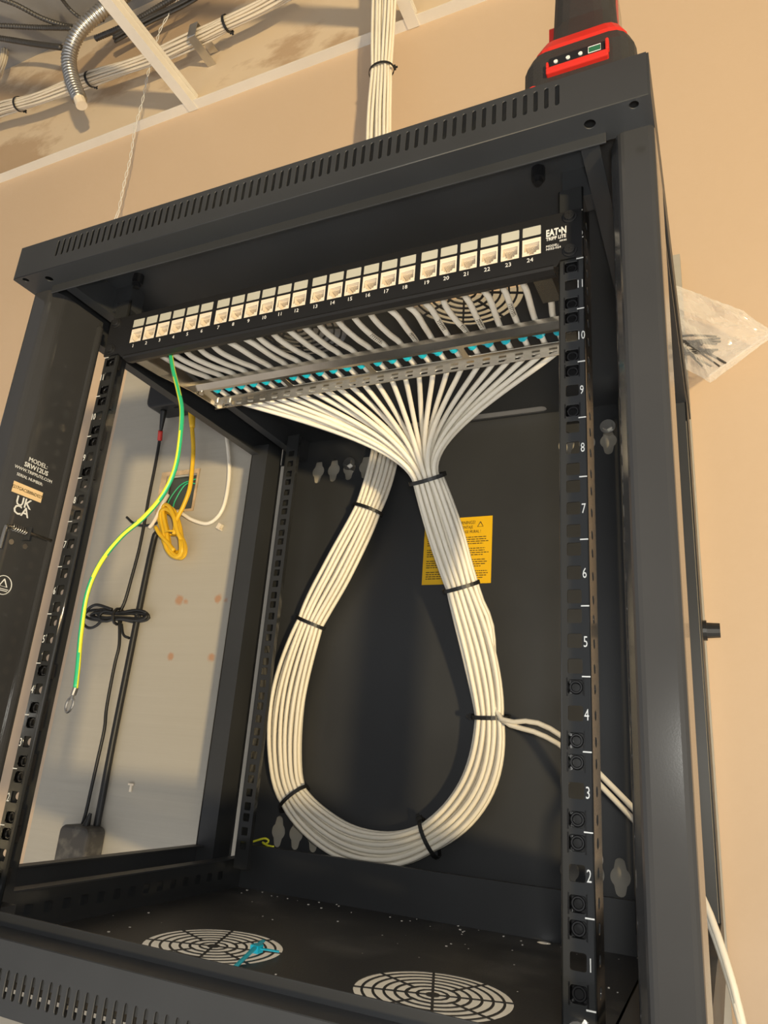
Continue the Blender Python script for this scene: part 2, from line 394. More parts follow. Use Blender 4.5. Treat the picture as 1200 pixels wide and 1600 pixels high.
# right bottom diagonal foot bracket
# back panel with keyholes
def keyhole(cx, cz):
    """mounting hole: big circle with small slots above and below"""
    P = []
    for k in range(9):
        a = math.radians(-50+100*k/8); P.append((cx+.0105*math.cos(a), cz+.0105*math.sin(a)))
    for k in range(7):
        a = math.radians(0+180*k/6); P.append((cx+.0056*math.cos(a), cz+.0135+.0056*math.sin(a)))
    for k in range(9):
        a = math.radians(130+100*k/8); P.append((cx+.0105*math.cos(a), cz+.0105*math.sin(a)))
    for k in range(7):
        a = math.radians(180+180*k/6); P.append((cx+.0056*math.cos(a), cz-.0135+.0056*math.sin(a)))
    return P
KX = (.1475, .1742, .2008, .2277)
kh = [keyhole(s*x, z) for s in (-1, 1) for x in KX for z in (.526, .019)]
back = plate('back_panel', rect(-.275, ZB, .275, .5765), kh, .0015, XZ(BY), 'black_paint', rack)
MB().box((-.26, .371, -.0455), (.26, .3725, .0045)).box((-.26, .3725, .003), (.26, .379, .0045)).build('rear_cross_rail', 'black_paint', rack, bevel=.0004)
# lag bolts holding the cabinet to the board
for (x, z) in ((-.1742, .533), (.2008, .545), (-.1475, .034), (.1742, .034)):
    mb = MB(); mb.cyl((x, BY-.008, z), (x, BY+.016, z), .0065, 6); mb.cyl((x, BY-.003, z), (x, BY-.001, z), .0098, 18)
    mb.build('mounting_bolt', 'zinc', rack)

# mounting rails
HZ = [(n*U+o) for n in range(12) for o in (.00635, .022225, .0381)]
HS = .0046
NUT = {}
def cage_nut_mesh():
    mb = MB()
    mb.tube([(.0034*math.cos(k*math.pi/9), .0026, .0034*math.sin(k*math.pi/9)) for k in range(19)], .0008, 6, cap=False)
    # square cage frame with spring wings
    for (a, b) in (((-.0056, .0, -.0056), (-.0046, .009, .0056)), ((.0046, .0, -.0056), (.0056, .009, .0056)), ((-.0056, .0078, -.0056), (.0056, .009, .0056)), ((-.0056, .0024, -.0062), (.0056, .009, -.005)), ((-.0056, .0024, .005), (.0056, .009, .0062))): mb.box(a, b)
    mb.box((-.0085, .0022, -.0058), (-.0046, .0036, .0058)); mb.box((.0046, .0022, -.0058), (.0085, .0036, .0058))
    return mb.mesh('cage_nut')
nutme = cage_nut_mesh(); nutme.materials.append(MATS['nut_black'])
nut_idx = [0, 2, 3, 5, 6, 8, 9, 11, 24, 26, 27, 29, 30, 32]
for s in (-1, 1):
    fx0, fx1 = sorted((s*.2243, s*.2412))
    hol = [rrect(s*.2325-HS, z-HS, s*.2325+HS, z+HS, .0012, 2) for z in HZ]
    rl = plate('mounting_rail', rect(fx0, -.020, fx1, .556), hol, .0016, XZ(0), 'rail_paint', rack)
    mb = MB()
    mb.sheet([(s*.2412, .0), (s*.2428, .0), (s*.2428, .030)], -.0016*s if s < 0 else -.0016, ZP, -.020, .556) if False else None
    mb.tube([(s*.2408, .0016, -.020), (s*.2408, .0016, .556)], .0016, 10); mb.tube([(s*.2245, .0016, -.020), (s*.2245, .0016, .556)], .0016, 10); mb.build('rail_edge', 'rail_paint', rl, smooth=True)
    plate('rail_flange', rect(.0016, -.020, .028, .556), [circ(.0125, z, .0034, 12) for z in HZ], .0014*s, YZ(s*.2410), 'rail_paint', rl)
    for i in nut_idx:
        o = bpy.data.objects.new('cage_nut', nutme); link(o, rl, (s*.2325, 0, HZ[i]))
    for n in range(12):
        text(str(n+1), .0098, (s*.2392 if s > 0 else -.2392, -.0002, (n+.5)*U-.001), (1, 0, 0), (0, 0, 1), 'print_white', rl, 'unit_number', sx=.62)
    for n in range(13):
        MB().box((min(s*.2366, s*.2418), -.00025, n*U-.0004), (max(s*.2366, s*.2418), .0001, n*U+.0004)).build('unit_mark', 'print_white', rl)
    # rear rail
    hol = [rrect(s*.2325-HS, z-HS, s*.2325+HS, z+HS, .0012, 2) for z in HZ]
    rr = plate('rear_mounting_rail', rect(fx0, -.020, fx1, .556), hol, .0016, XZ(.345), 'rail_paint', rack)
    MB().box((min(s*.2410, s*.2424), .345, -.020), (max(s*.2410, s*.2424), .372, .556)).box((min(s*.2229, s*.2243), .345, -.020), (max(s*.2229, s*.2243), .352, .556)).build('rail_flange', 'rail_paint', rr)
    # rail end brackets at top and bottom
    MB().box((min(s*.226, s*.252), .002, .548), (max(s*.226, s*.252), .02, .5765)).build('rail_bracket', 'black_paint', rack)
    MB().box((min(s*.226, s*.249), .002, -.044), (max(s*.226, s*.249), .02, -.016)).build('rail_bracket', 'black_paint', rack)
    # hanging screws under the top
    mb = MB(); mb.cyl((s*.209, -.008, .577), (s*.209, -.008, .566), .0055, 14); mb.cyl((s*.209, -.008, .566), (s*.209, -.008, .562), .0034, 10)
    mb.build('top_screw', 'nut_black', rack)
    mb = MB(); mb.cyl((s*.2325, -.004, -.011), (s*.2325, .002, -.011), .006, 16); mb.cyl((s*.2325, -.0055, -.011), (s*.2325, -.004, -.011), .003, 12)
    mb.build('rail_bolt', 'zinc', rl)
# side latch knob, right rear
p = at(1098, 985, y=.385)
mb = MB(); mb.cyl((HX, .385, p.z), (HX+.004, .385, p.z), .011, 16); mb.cyl((HX+.004, .385, p.z), (HX+.017, .385, p.z), .0085, 12, .0078)
mb.build('side_latch_knob', 'dark_plastic', rack)

# lettering, sticker and door-hinge latch on the left post (inner face x = -.272)
lp = posts[-1]; LX = -.2683
def onpost(px, py): p = at(px, py, x=LX); return p
R_, U_ = (0, 1, 0), (0, 0, 1)
tpos = lambda px, py: (LX, onpost(px, py).y, onpost(px, py).z)
text('MODEL:', .0062, tpos(60, 724), R_, U_, 'print_white', lp, 'lettering')
text('SRW12US', .0064, tpos(57, 733), R_, U_, 'print_white', lp, 'lettering', bold=.0001)
text('WWW.TRIPPLITE.COM', .0042, tpos(53, 741), R_, U_, 'print_white', lp, 'lettering')
text('SERIAL NUMBER:', .0040, tpos(47, 749), R_, U_, 'print_white', lp, 'lettering')
a = onpost(21, 757); b = onpost(65, 780)
cz = (a.z+b.z)/2
tag(MB().box((LX-.0005, a.y, cz-.0052), (LX, b.y, cz+.0052)).build('serial_sticker', 'sticker_tan', lp), 'tan paper serial number sticker')
text('2217GACSB886D0278', .0045, (LX+.0003, (a.y+b.y)/2, cz), R_, U_, 'print_black', lp, 'lettering', sx=.85)
text('UK', .0125, tpos(37, 786), R_, U_, 'print_white', lp, 'lettering', bold=.0002)
text('CA', .0125, tpos(33, 799), R_, U_, 'print_white', lp, 'lettering', bold=.0002)
# triangle-in-circle mark
c = onpost(5, 914)
mb = MB()
ring = [(LX+.0001, c.y+.0085*math.cos(t*math.pi/12), c.z+.0085*math.sin(t*math.pi/12)) for t in range(25)]
mb.tube(ring, .0004, 6, cap=False)
tri = [(LX+.0001, c.y+.0045*math.cos(t), c.z+.001+.0045*math.sin(t)) for t in (math.pi/2, math.pi*7/6, math.pi*11/6, math.pi/2)]
mb.tube(tri, .0006, 6)
mb.tube([(LX+.0001, c.y-.006, c.z-.0035), (LX+.0001, c.y+.006, c.z-.0035)], .0004, 6); mb.tube([(LX+.0001, c.y-.005, c.z-.005), (LX+.0001, c.y+.005, c.z-.005)], .0004, 6)
mb.build('printed_mark', 'print_white', lp)
# spring hinge pin
h = at(40, 832, x=-.266); hz = h.z
mb = MB()
hel = [(-.264+.0028*math.cos(t), -.040+.0145*t/(2*math.pi*6), hz+.0028*math.sin(t)) for t in [k*2*math.pi*6/90 for k in range(91)]]
mb.tube(hel, .0007, 6); mb.build('hinge_spring', 'steel', lp, smooth=True)
mb = MB(); mb.cyl((-.264, -.044, hz), (-.264, .004, hz), .0017, 10); mb.tube([(-.264, -.044, hz), (-.264, -.046, hz-.001), (-.264, -.0465, hz-.004), (-.264, -.047, hz-.022)], .0017, 8)
mb.build('hinge_pin', 'steel', lp)
mb = MB(); mb.box((-.2705, -.042, hz-.018), (-.2695, -.008, hz-.006)); mb.box((-.2705, -.024, hz-.0075), (-.2600, -.0225, hz+.005)); mb.build('hinge_bracket', 'black_paint', lp)
for yy in (-.034, -.019):
    mb = MB(); mb.cyl((-.2698, yy, hz-.012), (-.2680, yy, hz-.012), .0026, 10); mb.build('screw', 'zinc', lp)
mb = MB(); mb.cyl((-.2712, -.006, .41), (-.270, -.006, .41), .003, 12)
for z in (.40, .385, .37): mb.cyl((-.2708, -.032, z), (-.2700, -.032, z), .003, 10)
mb.build('post_rivets', 'black_paint', lp)
# warning label on the back panel
lb0 = at(665, 813, y=BY); lb1 = at(767, 911, y=BY)
lab = MB().box((lb0.x, BY-.0006, lb1.z), (lb1.x, BY-.0001, lb0.z)).build('warning_label', 'sticker_yellow', rack)
tag(lab, 'yellow warning label with fine black print')
lw = lb1.x-lb0.x; ly = BY-.0008
text('WALL-MOUNT WARNINGS!', .0066, (lb0.x+lw*.42, ly, lb0.z-.008), (1, 0, 0), (0, 0, 1), 'print_black', lab, 'lettering', sx=.78)
text('ADVERTENCIAS DE MONTAJE', .0058, (lb0.x+lw*.42, ly, lb0.z-.0145), (1, 0, 0), (0, 0, 1), 'print_black', lab, 'lettering', sx=.75)
text('AVERTISSEMENT MONTAGE MURAL !', .0058, (lb0.x+lw*.48, ly, lb0.z-.021), (1, 0, 0), (0, 0, 1), 'print_black', lab, 'lettering', sx=.72)
tt = V((lb0.x+lw*.83, ly, lb0.z-.012))
mb = MB(); mb.tube([tt+V((.0045*math.cos(q), 0, .0045*math.sin(q))) for q in (math.pi/2, math.pi*7/6, math.pi*11/6, math.pi/2)], .0006, 5); mb.build('printed_mark', 'print_black', lab)
mb = MB(); rz = random.Random(3); z = lb0.z-.029; k = 0
while z > lb1.z+.004:
    x = lb0.x+.005; end = lb1.x-.004-rz.random()*.018*(k % 4 == 3) - rz.random()*.006
    while x < end:
        d = .0015+rz.random()*.005; mb.box((x, ly, z), (min(end, x+d), ly+.0003, z+.0011)); x += d+.0009
    z -= .0030 if k % 4 != 3 else .0065; k += 1
mb.build('printed_lines', 'print_black', lab)

# ============================================================ patch panel
pp = empty('patch_panel', (0, 0, .4895), 'black 24-port patch panel with ivory jacks at the top of the rack', 'patch panel')
PYF = -.0025
portx = [-.2090+g*.1060+.0074+k*.01728 for g in range(4) for k in range(6)]
hol = [rect(x-.0074, .4992, x+.0074, .5150) for x in portx]+[rrect(x-.0074, .5172, x+.0074, .5264, .0008, 2) for x in portx]
plate('panel_face', [(-.2413, .4893), (-.221, .4893), (-.216, .4845), (.222, .4845), (.225, .4893), (.2413, .4893), (.2413, .5330), (-.2413, .5330)], hol, .0018, XZ(PYF), 'panel_black', pp)
mb = MB(); mb.sheet([(PYF, .4860), (-.0035, .4842), (-.0028, .4818), (.0035, .4812), (.010, .4835)], .0015, XP, -.213, .220); mb.build('panel_lower_lip', 'panel_black', pp, smooth=False)
MB().box((-.216, .0, .5312), (.216, .022, .5328)).box((-.216, .018, .4990), (.216, .020, .5312)).build('panel_body', 'panel_black', pp)
# jack with a stepped socket
sock = [(-.0060, .0040), (-.0060, .0122), (.0060, .0122), (.0060, .0040), (.0036, .0040), (.0036, .0024), (.0019, .0024), (.0019, .0010), (-.0019, .0010), (-.0019, .0024), (-.0036, .0024), (-.0036, .0040)]
jm = plate_mesh('jack', rect(-.0074, 0, .0074, .0158), [sock], .0015, lambda u, v, d: (u, d, v))
mb = MB()
for i in range(len(sock)):
    a, b = sock[i], sock[(i+1) % len(sock)]
    n = len(mb.v); mb.v += [V((a[0], .001, a[1])), V((b[0], .001, b[1])), V((b[0], .012, b[1])), V((a[0], .012, a[1]))]; mb.face((n, n+1, n+2, n+3))
mb.box((-.0072, .012, .0), (.0072, .018, .0156))
for k in range(8): mb.box((-.0042+k*.0012-.0003, .003, .0106), (-.0042+k*.0012+.0003, .011, .0112))
tm = mb.mesh('t'); bm = bmesh.new(); bm.from_mesh(jm); bm.from_mesh(tm); bm.to_mesh(jm); bm.free(); jm.materials.append(MATS['ivory'])
lm = MB().prism(rrect(-.0073, 0, .0073, .0091, .0008, 2), lambda u, v, d: (u, d, v), 0, .002).mesh('port_label'); lm.materials.append(MATS['label_card'])
for i, x in enumerate(portx):
    o = bpy.data.objects.new('jack', jm); link(o, pp, (x, PYF+.0003, .4992))
    o = bpy.data.objects.new('port_label', lm); link(o, pp, (x, PYF+.0004, .5172))
    text(str(i+1), .0052, (x-.001, PYF-.0003, .4945), (1, 0, 0), (0, 0, 1), 'print_white', pp, 'port_number')
def lt(px, py): p = at(px, py, y=PYF-.0003); return (p.x, p.y, p.z)
text('EAT•N', .0088, lt(853, 366), (1, 0, 0), (0, 0, 1), 'print_white', pp, 'lettering', align='LEFT', bold=.0003, fit=.0155)
text('TRIPP LITE', .0042, lt(853, 375), (1, 0, 0), (0, 0, 1), 'print_white', pp, 'lettering', align='LEFT', bold=.0001, fit=.0155)
text('SERIES', .0020, lt(874, 376.5), (1, 0, 0), (0, 0, 1), 'print_white', pp, 'lettering', align='LEFT')
text('MODEL:', .0028, lt(853, 386), (1, 0, 0), (0, 0, 1), 'print_white', pp, 'lettering', align='LEFT')
text('N052-024', .0028, lt(853, 390.5), (1, 0, 0), (0, 0, 1), 'print_white', pp, 'lettering', align='LEFT')
for s in (-1, 1):
    for z in (.5270, .4957):
        mb = MB(); mb.prism(circ(s*.2325, z, .0055, 18), lambda u, v, d: (u, d, v), PYF-.0012, PYF); mb.prism(circ(s*.2325, z, .0040, 14), lambda u, v, d: (u, d, v), PYF-.0032, PYF-.0012)
        mb.box((s*.2325-.0026, PYF-.0035, z-.0004), (s*.2325+.0026, PYF-.0031, z+.0004)); mb.box((s*.2325-.0004, PYF-.0035, z-.0026), (s*.2325+.0004, PYF-.0031, z+.0026))
        mb.build('mounting_screw', 'dark_plastic', pp, bevel=.0004)
# steel cable support bar with side arms
BZ, BY0, BY1 = .503, .101, .146
barx = [x*.962+.002 for x in portx]
sl = []
for g in range(4):
    sl.append(rrect(barx[g*6]-.0065, BY0+.013, barx[g*6+5]+.0065, BY0+.0305, .002, 2))
bar = plate('cable_bar', rect(-.213, BY0+.006, .213, BY1), sl, .0014, XY(BZ), 'steel', pp)
mb = MB(); mb.sheet([(BY0+.0075, BZ), (BY0, BZ+.003), (BY0-.001, BZ+.0065)], .0013, XP, -.213, .213); mb.build('bar_front_lip', 'steel', bar)
notch = [rect(-.2+.0167*i, BZ-.0035, -.2+.0167*i+.008, BZ-.001) for i in range(24)]
plate('bar_rear_lip', rect(-.213, BZ-.0055, .213, BZ+.0012), notch, .0013, XZ(BY1-.0013), 'steel', bar)
for s in (-1, 1):
    mb = MB(); mb.prism([(.003, .4865), (.003, .512), (.05, .518), (.10, .5125), (BY1, .509), (BY1, .5012), (.10, .4985), (.05, .4905)], YZ(s*.2135), 0, .0013)
    mb.prism(rect(min(s*.2, s*.2135), .003, max(s*.2, s*.2135), .05), lambda u, v, d: (u, v, .4905+d-.004*(1-v/.05)), 0, .0012)
    mb.build('support_arm', 'steel', pp)
for (x, y) in ((-.209, BY0+.012), (-.205, BY1-.008), (-.19, BY1-.004), (.209, BY0+.012)):
    mb = MB(); mb.cyl((x, y, BZ+.0005), (x, y, BZ-.0028), .0028, 12); mb.build('bar_screw', 'zinc', bar)

# ============================================================ cables
BP = [(668, 748, .280), (694, 832, .315), (720, 915, .345), (752, 1025, .372), (767, 1123, .385), (757, 1205, .392), (722, 1268, .396), (666, 1312, .396),
      (600, 1330, .396), (527, 1310, .396), (462, 1250, .396), (445, 1180, .396), (452, 1080, .395), (484, 976, .393), (530, 885, .390), (575, 796, .388), (598, 724, .390)]
path3 = [at(a, b, y=c) for a, b, c in BP]
path3 += [V((-.110, .399, .575)), V((-.122, .394, .66)), V((-.140, .384, .85)), at(592, 205, y=.378), at(596, 112, y=.376), at(599, 5, y=.376), V((-.188, .378, 1.62)), V((-.195, .38, 1.895))]
NP = 260
PT = catmull(path3, NP)
def frame(i):
    t = (PT[min(NP-1, i+1)]-PT[max(0, i-1)]).normalized(); w_ = (V((0, 1, 0))-t*t.y).normalized(); return t, t.cross(w_), w_
def nearest(p): return min(range(NP), key=lambda i: (PT[i]-p).length)
tie_px = [(668, 748, .280), (720, 915, .345), (767, 1123, .385), (666, 1312, .396), (462, 1250, .396), (484, 976, .393), (575, 796, .388), (596, 112, .376)]
tie_i = [nearest(at(a, b, y=c)) for a, b, c in tie_px]
I_TOP = nearest(V((-.110, .399, .575)))
hexp = []
for r in range(-4, 5):
    for c in range(-4, 5): hexp.append(((c+.5*(r % 2))*.0061, r*.00528))
hexp.sort(key=lambda p: (p[0]/1.12)**2+(p[1]/.95)**2); hexp = sorted(hexp[:26]); mid = sum(p[0] for p in hexp)/26; midb = sum(p[1] for p in hexp)/26
offs = [(a-mid, b-midb) for a, b in hexp]
stops = sorted(tie_i[:7]+[I_TOP, tie_i[7], NP-1])
def spread(i):
    a = max([s for s in stops if s <= i] or [0]); b = min([s for s in stops if s > i] or [NP])
    f = (i-a)/max(1, b-a); L_ = min(1, (b-a)/28)
    return 1+.42*L_*math.sin(math.pi*f)**.8
def bundle_pt(i, k, rng):
    t, u, w_ = frame(i); a, b = offs[k]; s = spread(i)
    wob = .0016*(s-1)/.42
    a2 = a*s*(1.0) + wob*math.sin(i*.11+rng[0]); b2 = b*(1+.10*(s-1)) + wob*.6*math.sin(i*.13+rng[1])
    if i >= I_TOP-3 and i <= I_TOP+4: b2 *= .45; a2 *= 1.25
    return PT[i]+u*a2+w_*b2
CR = .0029
order = list(range(26)); kk = [k for k in order if k not in (24, 25)]
def hermite(p0, m0, p1, m1, n):
    out = []
    for k in range(n):
        t = k/n; out.append((2*t**3-3*t*t+1)*p0+(t**3-2*t*t+t)*m0+(-2*t**3+3*t*t)*p1+(t**3-t*t)*m1)
    return out
slot_of = {}
ORD = ('first', 'second', 'third', 'fourth', 'fifth', 'sixth'); BLK = ('leftmost', 'second', 'third', 'rightmost')
# the two extra cables take the outermost right positions of the bundle
for i in range(24): slot_of[i] = i
for i in range(24):
    x = portx[i]; xb = barx[i]; rg = (random.random()*6, random.random()*6); k = slot_of[i]
    j = random.uniform(-.004, .004)
    P = [V((x, .016, .507)), V((x, .028, .505)), V((x+.001+j, .048, .5050)), V((x*.45+xb*.55+j*.6+.001, .075, .5075)), V((xb, BY0+.001, .5128)), V((xb+.001, BY0+.022, .5083)), V((xb+.001, BY1, .5085))]
    P = catmull(P, 34)
    e = P[-1]; b0 = bundle_pt(0, k, rg); b1 = bundle_pt(2, k, rg)
    L_ = (b0-e).length
    H = hermite(e, V((-(e.x-b0.x)*.12, .055, -.012)), b0, (b1-b0).normalized()*min(.16, L_*.95), 26)
    H = H[1:] if H else H
    path = P+H+[bundle_pt(q, k, rg) for q in range(0, NP)]
    o = MB().tube(path, CR, 7).build('network_cable', 'cable_white', None, smooth=True)
    tag(o, 'white network cable behind the %s port of the %s block of six' % (ORD[i % 6], BLK[i//6]), 'cable', 'network cables of the 24-port panel')
    if i in (13, 15, 17, 18, 19, 21):
        a0 = 11+(i*5) % 7; mk = []
        for q in range(34):
            f = a0+q*.17; c0 = P[int(f)].lerp(P[int(f)+1], f-int(f)); tt = (P[int(f)+1]-P[int(f)]).normalized()
            dv = (CAM-c0); dv = (dv-tt*dv.dot(tt)).normalized(); sd = tt.cross(dv); an = .62*math.sin(q*1.35+i)
            mk.append(c0+(dv*math.cos(an)+sd*math.sin(an))*(CR+.0001)+tt*.0009*math.cos(q*1.35+i))
        MB().tube(mk, .00026, 4).build('ink_mark', 'print_black', o)
# two cables leaving to the right
ex = [(773, 1090, .378), (780, 1120, .368), (800, 1128, .362), (835, 1128, .352), (880, 1152, .340), (940, 1212, .318), (998, 1272, .295)]
for n, (dy, dz, word) in enumerate(((0, 0, 'upper'), (.002, -.0105, 'lower'))):
    P = [bundle_pt(q, 24+n, (0, 0)) for q in range(0, nearest(at(752, 1025, y=.372))+1, 4)] + [at(a, b, y=c)+V((0, dy, dz*min(1, max(0, (a-775)/60)))) for a, b, c in ex]
    P += [V((.262, .255, .064+dz)), V((.286, .215, .042+dz*.7)), V((.302, .19, .004+dz*.6)), V((.312, .18, -.04+dz*.3)), V((.322+.006*n, .18, -.12)), V((.335+.012*n, .19, -.40)), V((.35, .22, -.8)), V((.36, .26, -1.244))]
    o = MB().tube(catmull(P, 120), CR, 7).build('network_cable', 'cable_white', None, smooth=True)
    tag(o, '%s of two white cables leaving the loop through the right side' % word, 'cable', 'cables leaving to the right')

def cable_tie(name, c, t, u, w_, a, b, label, matn='black_rubber', head=0., group='black cable ties', wid=.0046, th=.0011, tail=True):
    """band round an oval bundle: half axes a (along u) and b (along w_)"""
    mb = MB(); n = 28; base = 0
    for k in range(n):
        q = 2*math.pi*k/n
        for (e, r) in ((-.5, 0), (.5, 0), (.5, th), (-.5, th)):
            mb.v.append(c+u*(a+r)*math.cos(q)+w_*(b+r)*math.sin(q)+t*wid*e)
    for k in range(n):
        j = (k+1) % n
        for e in range(4): mb.face((k*4+e, k*4+(e+1) % 4, j*4+(e+1) % 4, j*4+e))
    o = mb.build(name, matn)
    q = head; hc = c+u*(a+.002)*math.cos(q)+w_*(b+.002)*math.sin(q)
    rr = (u*math.cos(q)+w_*math.sin(q)).normalized(); tt_ = t.cross(rr)
    R = Matrix((tt_, t, rr)).transposed()
    MB().box(hc-V((.003, wid*.75, .002)), hc+V((.003, wid*.75, .002)), R).build('tie_head', matn, o)
    if tail: MB().box(hc+rr*.003-V((.0007, wid*.4, .0025)), hc+rr*.003+V((.0007, wid*.4, .0025)), R).build('tie_tail', matn, o)
    return tag(o, label, 'cable tie', group)
tl = ['black cable tie gathering the fan of cables below the bar', 'black cable tie on the right limb beside the yellow label', 'black cable tie on the right limb where two cables leave', 'black cable tie at the bottom right of the loop',
      'black cable tie at the bottom left of the loop', 'black cable tie halfway up the left limb of the loop', 'black cable tie high on the left limb below the cable fan', 'black cable tie on the vertical bundle above the cabinet']
hd = [2.2, 2.6, 3.1, 3.4, .2, .3, .1, 3.0]
for ti, lab_, h_ in zip(tie_i, tl, hd):
    t, u, w_ = frame(ti)
    ae = max(abs(o_[0]) for o_ in offs)+CR+.0004; be = max(abs(o_[1]) for o_ in offs)+CR+.0004
    ff = max(math.hypot(o_[0]/(ae-CR), o_[1]/(be-CR)) for o_ in offs)*.985
    cable_tie('cable_tie', PT[ti], t, u, w_, ae*max(1, ff), be*max(1, ff), lab_, head=h_)
# cyan ties on the bar
for i in range(24):
    c = V((barx[i]+.001, BY0+.0165, BZ+.0046)); 
    o = cable_tie('cyan_cable_tie', c, V((0, 1, 0)), V((1, 0, 0)), V((0, 0, 1)), .0036, .0042, 'small cyan cable tie holding the %s cable of the %s port block to the bar' % (ORD[i % 6], BLK[i//6]), 'cyan', head=2.4+.5*math.sin(i*2.1), group='cyan cable ties on the bar', wid=.0050, tail=False)

# earth wire
gw = [(266, 548, .012), (270, 575, .008), (279, 612, .004), (284, 640, .002), (282, 680, 0), (274, 730, 0), (255, 772, 0), (225, 808, 0), (190, 838, .002), (158, 878, .004), (137, 925, .006), (127, 985, .008), (122, 1040, .008), (118, 1076, .008)]
P = catmull([at(a, b, y=c) for a, b, c in gw], 110)
mb = MB(); mb.tube(P, .0022, 10, fm=lambda i, k: 1 if ((k + i*.05) % 5) < 2.6 else 0)
ew = empty('earth_wire', P[0], 'green and yellow earth wire hanging from the patch panel', 'wire')
mb.build('insulation', ['wire_yellow', 'wire_green'], ew, smooth=True)
p = P[-1]; q = at(106, 1108, y=.008); d = (q-p)
mb = MB(); mb.cyl(p-d*.05, p+d*.3, .0024, 10)
ringp = []
for k in range(21):
    a = 2*math.pi*k/20; side = d.normalized().cross(V((0, 1, 0))); ringp.append(p+d*.78+d.normalized()*.0065*math.cos(a)+side*.0038*math.sin(a))
mb.tube([p+d*.25, p+d*.55], .0014, 8); mb.tube(ringp, .0011, 6, cap=False)
mb.build('ring_terminal', 'zinc', ew)

# loose cyan tie and wire scrap inside the cabinet
zf = -.0435
def fl(px, py, dz=.0018): p = at(px, py, z=zf+dz); return p
mb = MB(); mb.tube([fl(366, 1512), fl(385, 1494, .004), fl(402, 1477, .006), fl(411, 1470, .006)], .0022, 6, flat=.45)
mb.tube([fl(400, 1481, .005), fl(418, 1484, .003), fl(436, 1487)], .0020, 6, flat=.45)
mb.box(fl(401, 1482, .004)-V((.004, .004, .003)), fl(401, 1482, .004)+V((.004, .004, .003)))
tag(mb.build('loose_cable_tie', 'cyan'), 'bright cyan cut cable tie lying on the floor grille', 'cable tie')
p = at(378, 1322, y=.378)
mb = MB(); c0 = [at(378, 1321, y=.386), at(390, 1317, y=.384), at(402, 1313, y=.384), at(414, 1310, y=.386), at(420, 1314, y=.388), at(414, 1319, y=.388), at(410, 1316, y=.386), at(418, 1321, y=.384), at(428, 1323, y=.384)]
mb.tube(catmull(c0, 40), .0014, 7)
tag(mb.build('wire_scrap', 'wire_yellow', None, smooth=True), 'curled yellow wire scrap at the rear corner of the cabinet', 'wire')
# plaster crumbs on the floor plate
mb = MB(); rz = random.Random(5)
for k in range(90):
    x = rz.uniform(-.24, .24); y = rz.uniform(.0, .37) if k < 60 else rz.uniform(.33, .37)
    if min((x-FX)**2+(y-FYC)**2, (x+FX)**2+(y-FYC)**2) < .063**2: continue
    s = rz.uniform(.0003, .0009); mb.box((x-s, y-s, zf-.001), (x+s*rz.uniform(.6, 1.5), y+s, zf-.001+s*1.4))
tag(mb.build('plaster_crumbs', 'grid_white'), 'white plaster crumbs scattered over the cabinet floor', 'debris', kind='stuff')

# ============================================================ things on the wall and board
WB = BOARD_Y
# black wall unit
c0 = at(229, 634, y=.385); c1 = at(345, 610, y=.385)
x0, x1, z0 = c0.x, c0.x+.235, c0.z-.006
bx = empty('wall_modem', (x0+.11, WB, z0), 'black plastic modem box mounted on the plywood behind the rack', 'modem')
mb = MB(); mb.prism(rrect(x0, z0, x1, z0+.15, .014, 4), XZ(.383), 0, WB-.383-.0005); mb.build('case', 'dark_plastic', bx, bevel=.003)
for k in range(3): 
    xx = x0+.055+k*.045; MB().box((xx, .395, z0-.0015), (xx+.016, .413, z0+.002)).build('port', 'ivory' if k == 1 else 'nut_black', bx)
def wallpath(pts, y=WB-.006, n=60): return catmull([at(a, b, y=(c[0] if c else y)) for a, b, *c in pts], n)
# power cord of the modem with red tape, coil and adapter
pc = empty('modem_lead', at(185, 960, y=WB-.01), 'thin black power cord with a tied coil running down the board', 'cord')
up = wallpath([(255, 642, .400), (252, 665, .412), (249, 690), (243, 725), (233, 775), (226, 815), (217, 860), (205, 905), (195, 940), (186, 958)])
MB().tube(up, .0027, 8).build('cord', 'black_rubber', pc, smooth=True)
MB().tube(wallpath([(256, 640, .400), (254, 655, .405), (251.5, 672, .41)], n=10), lambda t: .006-.003*t, 10).build('strain_relief', 'black_rubber', pc, smooth=True)
tag(MB().tube(wallpath([(251, 673, .416), (249.5, 688, .4235)], n=6), .0042, 10).build('tape_wrap', 'tape_red', pc, smooth=True), 'red tape wrapped round the black cord')
mb = MB(); rz = random.Random(11)
cl = []
for k in range(7):
    L1 = rz.uniform(26, 52); R1 = rz.uniform(30, 50); h = rz.uniform(6, 15); sl_ = rz.uniform(-2, 6)
    for t in range(14):
        a = 2*math.pi*t/14; xx = 184+(R1 if math.cos(a) > 0 else L1)*math.cos(a); yy = 962+sl_*.2*math.cos(a)*3+h*math.sin(a)*abs(math.cos(a))**.6*1.1
        cl.append(at(xx, yy, y=WB-.006-.0025*(k % 4)-.002*math.sin(a)))
mb.tube(catmull(cl, 360), .0024, 6)
mb.tube(catmull([at(a, b, y=WB-.012) for a, b in ((175, 952), (150, 945), (135, 955), (130, 972), (138, 981), (150, 978), (160, 968))], 30), .0024, 6)
mb.build('cord_coil', 'black_rubber', pc, smooth=True)
ca = at(184, 963, y=WB-.010); cable_t = MB()
rgp = [ca+V((.004*math.sin(k*math.pi/6)*0, -.012*math.cos(k*math.pi/6)+.001, .013*math.sin(k*math.pi/6))) for k in range(13)]
cable_t.tube(rgp, .0025, 6, cap=False); cable_t.build('coil_tie', 'black_rubber', pc)
dn = wallpath([(186, 966), (187, 985), (186, 1010), (180, 1035), (172, 1075), (166, 1110), (163, 1140), (152, 1190), (142, 1235), (133, 1275), (127, 1292)])
MB().tube(dn, .0026, 8).build('cord', 'black_rubber', pc, smooth=True)
